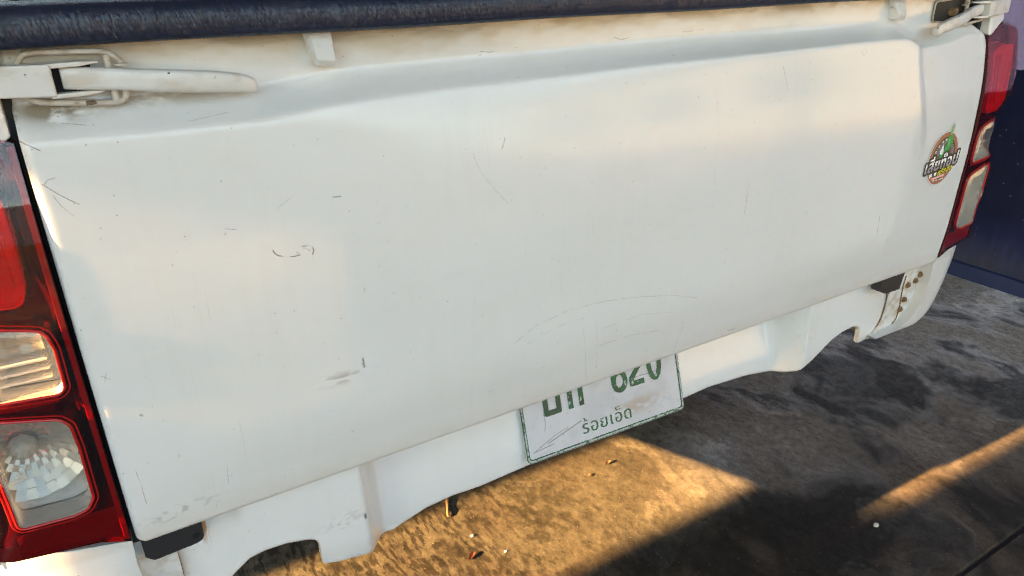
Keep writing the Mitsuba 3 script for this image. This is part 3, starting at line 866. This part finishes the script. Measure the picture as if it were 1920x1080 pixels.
jr = resample([(1.4065, .0345, .5560), (1.4075, .0345, .5200), (1.4010, .0330, .4850), (1.3780, .0320, .4520)], .003)
put(TRUCK + '__apron__joint', tube(jr, .0010, 6), 'rust', 40)
# black stop brackets below the tailgate's corners
bl = rounded([(.0025, .606), (.0665, .606), (.0655, .5700), (.0630, .5655), (.0560, .5630), (.0110, .5610), (.0030, .5690)], .003)
put(TRUCK + '__stop_bracket', cat([slab_xz(bl, .0140, .030)]), 'black_plastic', False)
put(TRUCK + '__stop_bracket__hole', trimesh.creation.cylinder(radius=.0036, segment=[(.0575, .0132, .5740), (.0575, .0145, .5740)], sections=16), 'black_gap', 30)
br_ = rounded([(1.3330, .606), (1.4080, .606), (1.3990, .5595), (1.3500, .5615), (1.3350, .5690)], .003)
put(TRUCK + '__stop_bracket', slab_xz(br_, .0085, .030), 'black_plastic', False)

# ------------------------------------------------------------------ number plate
PO = np.array([.54497, .06913, .43422])
PR = np.array([.99943, -.00272, -.03378])
PU = np.array([.03284, .32333, .94572])
PN = np.cross(PR, PU)
PN = -PN if PN[1] > 0 else PN


def on_plate(poly, h0, h1):
    ms = []
    for g in polys(poly):
        m = trimesh.creation.extrude_polygon(g, h1 - h0, engine='earcut')
        v = m.vertices
        m.vertices = PO + v[:, :1] * PR + v[:, 1:2] * PU + (v[:, 2:] + h0) * PN
        trimesh.repair.fix_normals(m)
        ms.append(m)
    return cat(ms)


def plate_white(p, n, uv):
    f = fbm(p.x * 25, p.z * 25, p.y * 25, octaves=4)
    g = fbm(p.x * 220, p.z * 220, octaves=2)
    col = mix((.74, .735, .745), (.66, .65, .66), smoothstep(.35, .7, f))
    a = gauss(p.x, p.z, .782, .462, .045, .012) * smoothstep(.3, .65, fbm(p.x * 60, p.z * 130))
    col = mix(col, (.50, .41, .31), dr.clip(a * .9, 0, .7))
    col = mix(col, (.36, .34, .33), .35 * smoothstep(.80, .86, g))
    s = mi.Float(0)
    for q in (((.560, .449), (.605, .4635), .0006), ((.605, .4635), (.632, .468), .0005), ((.590, .455), (.66, .4705), .0009), ((.5905, .505), (.5915, .487), .0005), ((.5915, .487), (.587, .476), .0005),
              ((.735, .497), (.78, .5075), .0005), ((.78, .5075), (.835, .506), .0005), ((.563, .449), (.600, .451), .0007)):
        s = dr.maximum(s, seg_mark(p.x + .002 * (f - .5), p.z + .002 * (f - .5), q[0], q[1], q[2]))
    return mix(col, (.14, .13, .12), s * .75)


def plate_green(p, n, uv):
    f = fbm(p.x * 130, p.z * 130, p.y * 130, octaves=3)
    col = mix((.012, .115, .045), (.02, .16, .065), fbm(p.x * 60, p.z * 60))
    col = mix(col, (.030, .035, .022), smoothstep(.52, .66, fbm(p.x * 45 + 9, p.z * 70)) * .6)
    return mix(col, (.50, .55, .50), smoothstep(.68, .76, f))


def plate_worn(p, n, uv):
    f = fbm(p.x * 210, p.z * 210, p.y * 210, octaves=3)
    return mix((.60, .62, .60), (.03, .17, .08), smoothstep(.55, .66, f))


M['plate_white'] = glossy(proc(plate_white), .18)
M['plate_green'] = glossy(proc(plate_green), .22)
M['plate_worn'] = glossy(proc(plate_worn), .22)
rr_ = lambda d, r: box(d + r, d + r, .34 - d - r, .15 - d - r).buffer(r, quad_segs=6)
PK = TRUCK + '__number_plate'
put(PK, on_plate(rr_(0, .009), -.0012, 0), 'plate_white', 20, label='white number plate with worn green lettering')
put(PK + '__border', on_plate(rr_(.0006, .0085).difference(rr_(.0022, .007)), 0, .0005), 'plate_green', 20)
put(PK + '__border', on_plate(rr_(.0022, .007).difference(rr_(.0046, .006)), 0, .0015), 'plate_worn', 20)
put(PK + '__border', on_plate(rr_(.0046, .006).difference(rr_(.0064, .005)), 0, .0006), 'plate_green', 20)


def stroke(lines, w):
    return shapely.union_all([LineString(l).buffer(w / 2, cap_style='flat', join_style='round', quad_segs=5) for l in lines])


def arc(cx, cy, rx, ry, a0, a1, n=14):
    t = np.radians(np.linspace(a0, a1, n))
    return [(cx + rx * math.cos(a), cy + ry * math.sin(a)) for a in t]


W = .0088
big_ = [
    stroke([[(.0490, .128), (.0490, .0725), (.0740, .0725), (.0740, .132)], arc(.0535, .126, .0045, .0055, 0, 360)], W),
    stroke([[(.0975, .0685), (.0975, .128)], [(.0975, .100), (.1080, .126), (.1160, .128), (.1195, .120), (.1195, .0685)], arc(.0925, .126, .0045, .0055, 0, 360)], W),
    stroke([arc(.2025, .0880, .0125, .0160, 0, 360, 24), [(.1900, .0880)] + arc(.2040, .108, .0140, .0240, 180, 60)], W),
    stroke([arc(.2400, .1150, .0125, .0150, 165, -25) + [(.2290, .0860), (.2285, .0762), (.2560, .0762)]], W),
    stroke([arc(.2820, .0745 + .0290, .0120, .0290, 0, 360, 28)], W),
]
for g in big_:
    put(PK + '__letter', on_plate(g.simplify(.0002), 0, .0016), 'plate_green', 25)

# lettering outlines (rings of points, 200 units to the em)
G_PROVINCE = [[[[544,43],[544,65],[547,81],[559,101],[571,108],[588,112],[608,112],[623,109],[633,104],[640,97],[646,84],[647,0],[617,0],[617,74],[614,82],[608,87],[592,88],[584,85],[576,74],[574,63],[574,45],[577,32],[585,23],[601,23],[603,0],[580,-2],[561,5],[549,21]]],[[[425,35],[426,64],[474,64],[474,45],[454,44],[457,26],[468,19],[477,19],[485,22],[492,32],[494,43],[493,67],[489,78],[483,84],[471,88],[459,88],[430,79],[430,104],[454,111],[485,111],[507,102],[518,89],[525,64],[524,36],[518,18],[503,3],[483,-3],[464,-3],[450,0],[438,7],[432,14]]],[[[439,153],[443,163],[454,171],[514,172],[514,157],[467,157],[460,150],[460,144],[465,139],[475,147],[480,147],[481,142],[488,138],[493,140],[494,148],[514,148],[513,134],[503,124],[485,124],[477,131],[468,124],[453,126],[441,136]]],[[[364,109],[394,109],[394,25],[398,20],[408,21],[411,2],[407,0],[399,-2],[380,-1],[372,3],[365,13]]],[[[234,38],[240,51],[252,58],[244,62],[235,73],[234,88],[239,100],[255,110],[278,111],[288,109],[290,105],[286,88],[273,89],[266,86],[264,81],[265,72],[269,68],[285,66],[285,47],[269,45],[264,39],[264,32],[267,25],[274,21],[289,20],[296,22],[303,33],[303,109],[333,109],[333,30],[330,18],[321,6],[312,1],[294,-3],[272,-3],[254,1],[239,12],[234,25]]],[[[114,35],[115,64],[163,64],[163,45],[143,44],[146,26],[157,19],[166,19],[174,22],[181,32],[183,43],[182,67],[178,78],[172,84],[160,88],[148,88],[119,79],[119,104],[143,111],[174,111],[193,104],[207,89],[214,64],[213,36],[207,18],[192,3],[172,-3],[153,-3],[139,0],[127,7],[121,14]]],[[[7,7],[15,31],[43,21],[58,21],[67,28],[66,35],[61,39],[25,53],[14,63],[10,74],[10,86],[15,98],[31,109],[46,112],[66,112],[88,107],[89,82],[70,88],[51,89],[42,86],[40,79],[44,74],[77,62],[90,53],[97,38],[97,26],[92,12],[82,3],[62,-3],[34,-2]]],[[[27,161],[28,165],[40,169],[52,169],[60,166],[66,154],[63,143],[93,143],[93,124],[28,124],[28,134],[40,139],[43,147],[38,152],[31,150]]]]
G_NAME = [[[[573,36],[573,109],[603,109],[604,32],[608,25],[617,21],[628,21],[637,25],[642,37],[642,149],[672,149],[672,36],[668,20],[661,9],[655,4],[639,-2],[613,-3],[602,-1],[584,9],[577,20]]],[[[450,35],[451,64],[499,64],[499,45],[479,44],[482,26],[493,19],[502,19],[510,22],[517,32],[519,43],[518,67],[514,78],[508,84],[496,88],[484,88],[455,79],[455,104],[479,111],[510,111],[529,104],[543,89],[550,64],[549,36],[543,18],[528,3],[508,-3],[489,-3],[475,0],[463,7],[457,14]]],[[[350,141],[351,156],[359,166],[373,169],[385,162],[396,169],[404,169],[413,166],[417,162],[420,155],[419,143],[434,143],[434,125],[393,125],[393,138],[399,144],[398,151],[394,153],[387,149],[377,153],[372,149],[372,144],[375,139],[383,139],[383,125],[363,125],[353,133]]],[[[327,109],[349,109],[354,92],[366,106],[381,111],[405,109],[418,100],[426,79],[426,0],[396,0],[396,70],[393,79],[382,85],[367,82],[358,66],[357,0],[327,0]]],[[[199,25],[201,45],[206,52],[217,58],[202,69],[199,77],[201,95],[208,104],[226,111],[243,111],[255,108],[251,88],[238,89],[231,86],[229,81],[230,72],[234,68],[250,66],[250,47],[234,45],[229,38],[230,28],[239,21],[254,20],[261,22],[268,33],[268,109],[298,109],[298,30],[295,18],[286,6],[277,1],[259,-3],[225,-1],[211,5],[204,12]]],[[[76,23],[78,43],[91,58],[106,64],[144,69],[142,82],[129,89],[110,88],[86,79],[86,104],[116,112],[135,112],[151,107],[156,117],[182,117],[178,101],[169,92],[174,78],[174,0],[144,0],[143,46],[115,42],[106,33],[106,26],[112,19],[129,19],[130,0],[120,-2],[95,0],[81,10]]],[[[81,138],[100,146],[143,146],[144,170],[172,170],[173,125],[81,125]]],[[[17,109],[47,109],[47,25],[51,20],[61,21],[64,2],[60,0],[52,-2],[33,-1],[25,3],[18,13]]]]
G_SUB = [[[[504,43],[504,65],[507,81],[519,101],[531,108],[548,112],[568,112],[583,109],[593,104],[600,97],[606,84],[607,0],[577,0],[577,74],[574,82],[568,87],[552,88],[544,85],[536,74],[534,63],[534,45],[537,32],[545,23],[561,23],[563,0],[540,-2],[521,5],[509,21]]],[[[382,23],[384,43],[397,58],[412,64],[450,69],[448,82],[435,89],[416,88],[392,79],[392,104],[422,112],[441,112],[457,107],[462,117],[488,117],[484,101],[475,92],[480,78],[480,0],[450,0],[449,46],[421,42],[412,33],[412,26],[418,19],[435,19],[436,0],[426,-2],[401,0],[387,10]]],[[[260,71],[261,85],[266,95],[273,102],[287,109],[317,112],[333,109],[345,103],[354,94],[360,77],[360,0],[330,0],[330,73],[323,85],[314,88],[300,87],[291,77],[291,74],[309,66],[307,54],[299,52],[292,40],[292,0],[262,0],[263,45],[269,56],[280,63]]],[[[152,7],[160,31],[188,21],[203,21],[212,28],[211,35],[206,39],[170,53],[159,63],[155,74],[155,86],[160,98],[176,109],[191,112],[211,112],[233,107],[234,82],[215,88],[196,89],[187,86],[185,79],[189,74],[222,62],[235,53],[242,38],[242,26],[237,12],[227,3],[207,-3],[179,-2]]],[[[142,138],[161,146],[234,146],[234,125],[142,125]]],[[[25,0],[6,109],[36,108],[45,42],[63,109],[82,109],[101,40],[110,109],[139,109],[121,1],[91,0],[73,70],[54,0]]]]
G_SEAL = [[[[127,35],[133,50],[148,61],[168,66],[195,69],[193,82],[180,89],[161,88],[137,79],[137,104],[167,112],[186,112],[202,107],[207,117],[233,117],[229,101],[220,92],[225,78],[225,0],[195,0],[194,46],[169,43],[160,39],[157,34],[157,26],[163,19],[180,19],[182,1],[171,-2],[155,-2],[138,4],[128,18]]],[[[9,104],[22,110],[42,110],[54,102],[57,93],[57,81],[45,56],[44,34],[50,23],[64,21],[71,24],[75,34],[75,109],[105,109],[105,30],[102,18],[93,6],[75,-2],[50,-3],[32,2],[20,12],[14,29],[14,51],[20,66],[28,76],[29,85],[25,89],[14,87]]]]


def letters(G, s, x0, y0, shear=0.0, grow=0.0):
    ps = [Polygon(r[0], r[1:]).buffer(0) for r in G]
    q = shapely.union_all(ps)
    q = aff.affine_transform(q, [s, shear * s, 0, s, x0, y0])
    return q.buffer(grow) if grow else q


wid = max(p[0] for r in G_PROVINCE for p in r[0])
sp = .108 / wid
prov = letters(G_PROVINCE, sp, .1115, .0180)
put(PK + '__province', on_plate(prov.buffer(-.0009), 0, .0009), 'plate_green', 25)
ss = .0085 / 250
put(PK + '__seal', cat([on_plate(Point(.3030, .0300).buffer(.0095).difference(Point(.3030, .0300).buffer(.0085)), 0, .0007), on_plate(letters(G_SEAL, ss, .2985, .0275), 0, .0006)]), 'plate_white', 25)
tm = meshkit.text_mesh('610968500', .0048, .0005)
tv = tm.vertices
tm.vertices = PO + (tv[:, :1] + .0150) * PR + (tv[:, 1:2] + .0078) * PU + tv[:, 2:] * PN
put(PK + '__serial_number', tm, 'plate_white', False)

# ------------------------------------------------------------------ round sticker on the tailgate's right side
SC = (1.4000, .8335)


def sticker(poly, lift, th=.00012):
    ms = []
    for g in polys(poly):
        if g.area < 1e-7:
            continue
        v, f = trimesh.creation.triangulate_polygon(g, engine='earcut')
        m = trimesh.Trimesh(np.c_[v, np.zeros(len(v))], f, process=False)
        v3, f3 = trimesh.remesh.subdivide_to_size(m.vertices, m.faces, .010, max_iter=8)
        x, z = SC[0] + v3[:, 0], SC[1] + v3[:, 1]
        m = trimesh.Trimesh(np.stack([x, tail_y(x, z) - .0013 - lift, z], 1), f3, process=False)
        ms.append(m)
    return cat(ms)


M['sticker_film'] = plain((.62, .63, .60), .3, .5)
M['sticker_ring'] = plain((.36, .135, .070), .35, .5)
M['sticker_dark'] = plain((.075, .055, .042), .35, .5)
M['sticker_line'] = plain((.030, .026, .024), .35, .5)
M['sticker_grey'] = plain((.30, .30, .31), .35, .5)
M['sticker_white'] = plain((.76, .76, .74), .35, .5)
M['sticker_green'] = plain((.020, .30, .075), .35, .5)
M['sticker_leaf'] = plain((.24, .38, .20), .35, .5)
M['sticker_yellow'] = plain((.66, .60, .02), .35, .5)
M['sticker_pink'] = plain((.72, .40, .34), .35, .5)
mm = lambda pts: Polygon([(a / 1000, b / 1000) for a, b in pts])
SK = key_for(TRUCK + '__sticker')
labels[SK] = {'label': 'round sticker with brown ring, green chilli and slanted white lettering'}
disc = Point(0, 0).buffer(.0485, quad_segs=24)
stem = mm([(8, 44), (16, 44), (19, 57), (16, 61), (11, 55)]).buffer(.001)
name = letters(G_NAME, .116 / 690, -.0600, -.0190, shear=.10)
name = aff.rotate(name, 3, origin=(0, 0))
back_ = name.buffer(.0040)
put(SK + '__film', sticker(disc.buffer(.0030).union(stem.buffer(.0028)).union(back_.buffer(.0016)), .00000), 'sticker_film', True)
put(SK + '__ring', sticker(disc.difference(Point(0, 0).buffer(.0395)), .00012), 'sticker_ring', True)
put(SK + '__disc', sticker(Point(0, 0).buffer(.0400, quad_segs=24), .00018), 'sticker_dark', True)
rays = []
for k in range(26):
    a = math.radians(-8 + k * 7.4)
    r0, r1 = .017, .0375
    d = .00042
    rays.append(Polygon([(.005 + r0 * math.cos(a) - d * math.sin(a), .012 + r0 * math.sin(a) + d * math.cos(a)), (r1 * math.cos(a) - 2 * d * math.sin(a), r1 * math.sin(a) + 2 * d * math.cos(a)),
                         (r1 * math.cos(a) + 2 * d * math.sin(a), r1 * math.sin(a) - 2 * d * math.cos(a)), (.005 + r0 * math.cos(a) + d * math.sin(a), .012 + r0 * math.sin(a) - d * math.cos(a))]))
put(SK + '__rays', sticker(shapely.union_all(rays).intersection(Point(0, 0).buffer(.036)), .00026), 'sticker_grey', True, kind='stuff')
for k in range(5):
    a = math.radians(172 - k * 20)
    c = (.0345 * math.cos(a), .0345 * math.sin(a))
    put(SK + '__star', sticker(Polygon([(c[0] + (.0036 if j % 2 == 0 else .0015) * math.cos(math.radians(90 + 36 * j)), c[1] + (.0036 if j % 2 == 0 else .0015) * math.sin(math.radians(90 + 36 * j))) for j in range(10)]), .00040), 'sticker_white', True)
pod = mm([(3, 36), (9, 42), (17, 41), (22, 34), (21, 25), (14, 14), (4, 7), (-12, 2), (-24, 0), (-14, 6), (-3, 14), (2, 24)]).buffer(.002).buffer(-.001)
put(SK + '__chilli', sticker(pod, .00042), 'sticker_green', True)
put(SK + '__chilli__stem', sticker(stem, .00054), 'sticker_leaf', True)
put(SK + '__chilli__shine', sticker(mm([(7, 35), (10, 36), (12, 26), (9, 20), (8, 27)]), .00060), 'sticker_leaf', True)
put(SK + '__flame', sticker(mm([(-14, 10), (-9, 9), (-5, 14), (-7, 20), (-8, 26), (-13, 20), (-16, 15)]).buffer(.001), .00052), 'sticker_white', True)
put(SK + '__lettering_outline', sticker(back_, .00066), 'sticker_line', True)  # dark printed outline round the letters
half = name.intersection(aff.rotate(box(-.09, -.0085, .09, .06), 3, origin=(0, 0)))
put(SK + '__lettering', sticker(half, .00080), 'sticker_white', True)
put(SK + '__lettering', sticker(name.difference(aff.rotate(box(-.09, -.0085, .09, .06), 3, origin=(0, 0))), .00080), 'sticker_grey', True)
sub = aff.rotate(letters(G_SUB, .050 / 620, -.0090, -.0310, shear=.25), 6, origin=(0, -.03))
put(SK + '__small_lettering_outline', sticker(sub.buffer(.0011), .00088), 'sticker_line', True)  # same printed outline for the small letters
put(SK + '__small_lettering', sticker(sub, .00100), 'sticker_yellow', True)
for pts in ([(-36, -23), (-27, -22), (-26, -31), (-34, -33)], [(-20, -22), (-11, -21), (-11, -30), (-19, -31)]):
    put(SK + '__block', sticker(mm(pts), .00060), 'sticker_white', True)
put(SK + '__strip', sticker(mm([(-26, -33.5), (20, -31), (19, -36), (-23, -38.5)]), .00060), 'sticker_pink', True)
for x in (-18, -7, 4, 13):
    put(SK + '__dash', sticker(mm([(x, -39.5), (x + 6, -39.2), (x + 5, -41.3), (x - .5, -41.6)]).intersection(Point(0, 0).buffer(.046)), .00060), 'sticker_white', True)

# ------------------------------------------------------------------ the rest of the truck, as a step to the side would show it
put(TRUCK + '__underbody', cat([bx(.0, 1.5, .14, 2.15, .665, .70)] + [bx(x - .04, x + .04, .20, 4.2, .50, .64) for x in (.30, 1.20)]), 'lamp_black', False)
ty = trimesh.creation.torus(major_radius=.235, minor_radius=.095, major_sections=40, minor_sections=16)
ty.vertices[:, 2] *= 1.05
ty.apply_transform(trimesh.transformations.rotation_matrix(np.pi / 2, [0, 1, 0]))
rim_ = cat([trimesh.creation.cylinder(radius=.185, height=.12, sections=32), trimesh.creation.annulus(r_min=.15, r_max=.195, height=.17)])
rim_.apply_transform(trimesh.transformations.rotation_matrix(np.pi / 2, [0, 1, 0]))
for x in (-.05, 1.55):
    for y in (1.15, 4.15):
        k = key_for(TRUCK + '__wheel')
        a, b = ty.copy(), rim_.copy()
        a.apply_translation([x, y, .33])
        b.apply_translation([x, y, .33])
        put(k + '__tyre', a, 'grey_rubber', True)
        put(k + '__rim', b, 'lamp_socket', 30)
put(TRUCK + '__rear_axle', trimesh.creation.cylinder(radius=.045, segment=[(.05, 1.15, .33), (1.45, 1.15, .33)], sections=16), 'lamp_black', 30)
cab = blob([(x, y, z) for x, w in ((-.12, 0), (1.62, 0)) for y, z in ((2.20, .50), (2.20, 1.12), (5.0, .55), (4.9, 1.02))] + [(x, y, z) for x in (.06, 1.44) for y, z in ((2.32, 1.72), (3.3, 1.74))] + [(x, 3.95, 1.10) for x in (-.1, 1.6)], .05, 2)
put(TRUCK + '__cab', cab, 'paint', 40)
put(TRUCK + '__cab__rear_window', blob([(x, y, z) for x, y, z in ((.20, 2.185, 1.20), (1.30, 2.185, 1.20), (.27, 2.262, 1.58), (1.23, 2.262, 1.58))], .006, 1), 'black_plastic', 30)

# ------------------------------------------------------------------ litter on the concrete
rng = np.random.default_rng(12)


def leaf_colour(p, n, uv):
    return mix((.26, .12, .05), (.13, .07, .035), fbm(p.x * 300, p.y * 300, p.z * 300))


M['leaf_mat'] = {'type': 'twosided', 'b': {'type': 'principled', 'base_color': proc(leaf_colour), 'roughness': .7}}
M['red_leaf'] = plain((.15, .045, .022), .6, .3)
M['pale_stone'] = plain((.50, .49, .47), .7, .3)
M['straw'] = plain((.17, .115, .06), .7, .3)


def curled(cx, cy, ln, wd, ang, lift, seed):
    r = np.random.default_rng(seed)
    a, b = np.meshgrid(np.linspace(-1, 1, 12), np.linspace(-1, 1, 6), indexing='ij')
    w = wd * (1 - a ** 2) ** .7
    X, Y = a * ln / 2, b * w / 2
    Z = .0015 + lift * (b ** 2) * (1 - a ** 2) + lift * .5 * (a + .3) ** 2 + .0006 * r.normal(size=a.shape)
    c, s_ = math.cos(ang), math.sin(ang)
    return grid(np.stack([cx + X * c - Y * s_, cy + X * s_ + Y * c, Z], -1))


twig = resample([(.6080, .5380, .004), (.6020, .5230, .006), (.5940, .5050, .004), (.5860, .4880, .007), (.5810, .4770, .005)], .003)
put('dry_twig', cat([tube(twig, np.linspace(.0045, .0028, len(twig)), 7), tube([(.6010, .5210, .006), (.5960, .5230, .008), (.5920, .5260, .009)], .0012, 5)]), 'straw', 40, label='short dry twig on the sunlit ground under the apron edge', category='twig')
put('dead_leaf', curled(1.0180, .4365, .019, .009, .2, .006, 1), 'leaf_mat', True, label='curled brown leaf scrap nearest the right of the sunlit patch', category='leaf')
put('dead_leaf', curled(.9483, .4229, .012, .007, 2.5, .005, 2), 'leaf_mat', True, label='small brown leaf scrap below the number plate', category='leaf')
put('dead_leaf', curled(.5703, .3399, .024, .010, .5, .006, 3), 'red_leaf', True, label='red brown leaf lying lowest in the sunlit patch', category='leaf')
st = trimesh.creation.icosphere(subdivisions=2, radius=.006)
st.vertices *= [1.2, .9, .7]
for (x, y, sc_), lb in (((1.3902, -.0626, 1.0), 'small white stone on the dark concrete in the shade'), ((.640, .315, .5), 'tiny pale pebble near the red brown leaf'), ((.600, .395, .6), 'tiny pale pebble left of the red brown leaf')):
    m = st.copy()
    m.vertices = m.vertices * sc_ * (.85 + .3 * meshkit.noise(m.vertices * 260, 3))[:, None] + [x, y, .004 * sc_]
    put('pebble', m, 'pale_stone', True, label=lb, category='pebble')
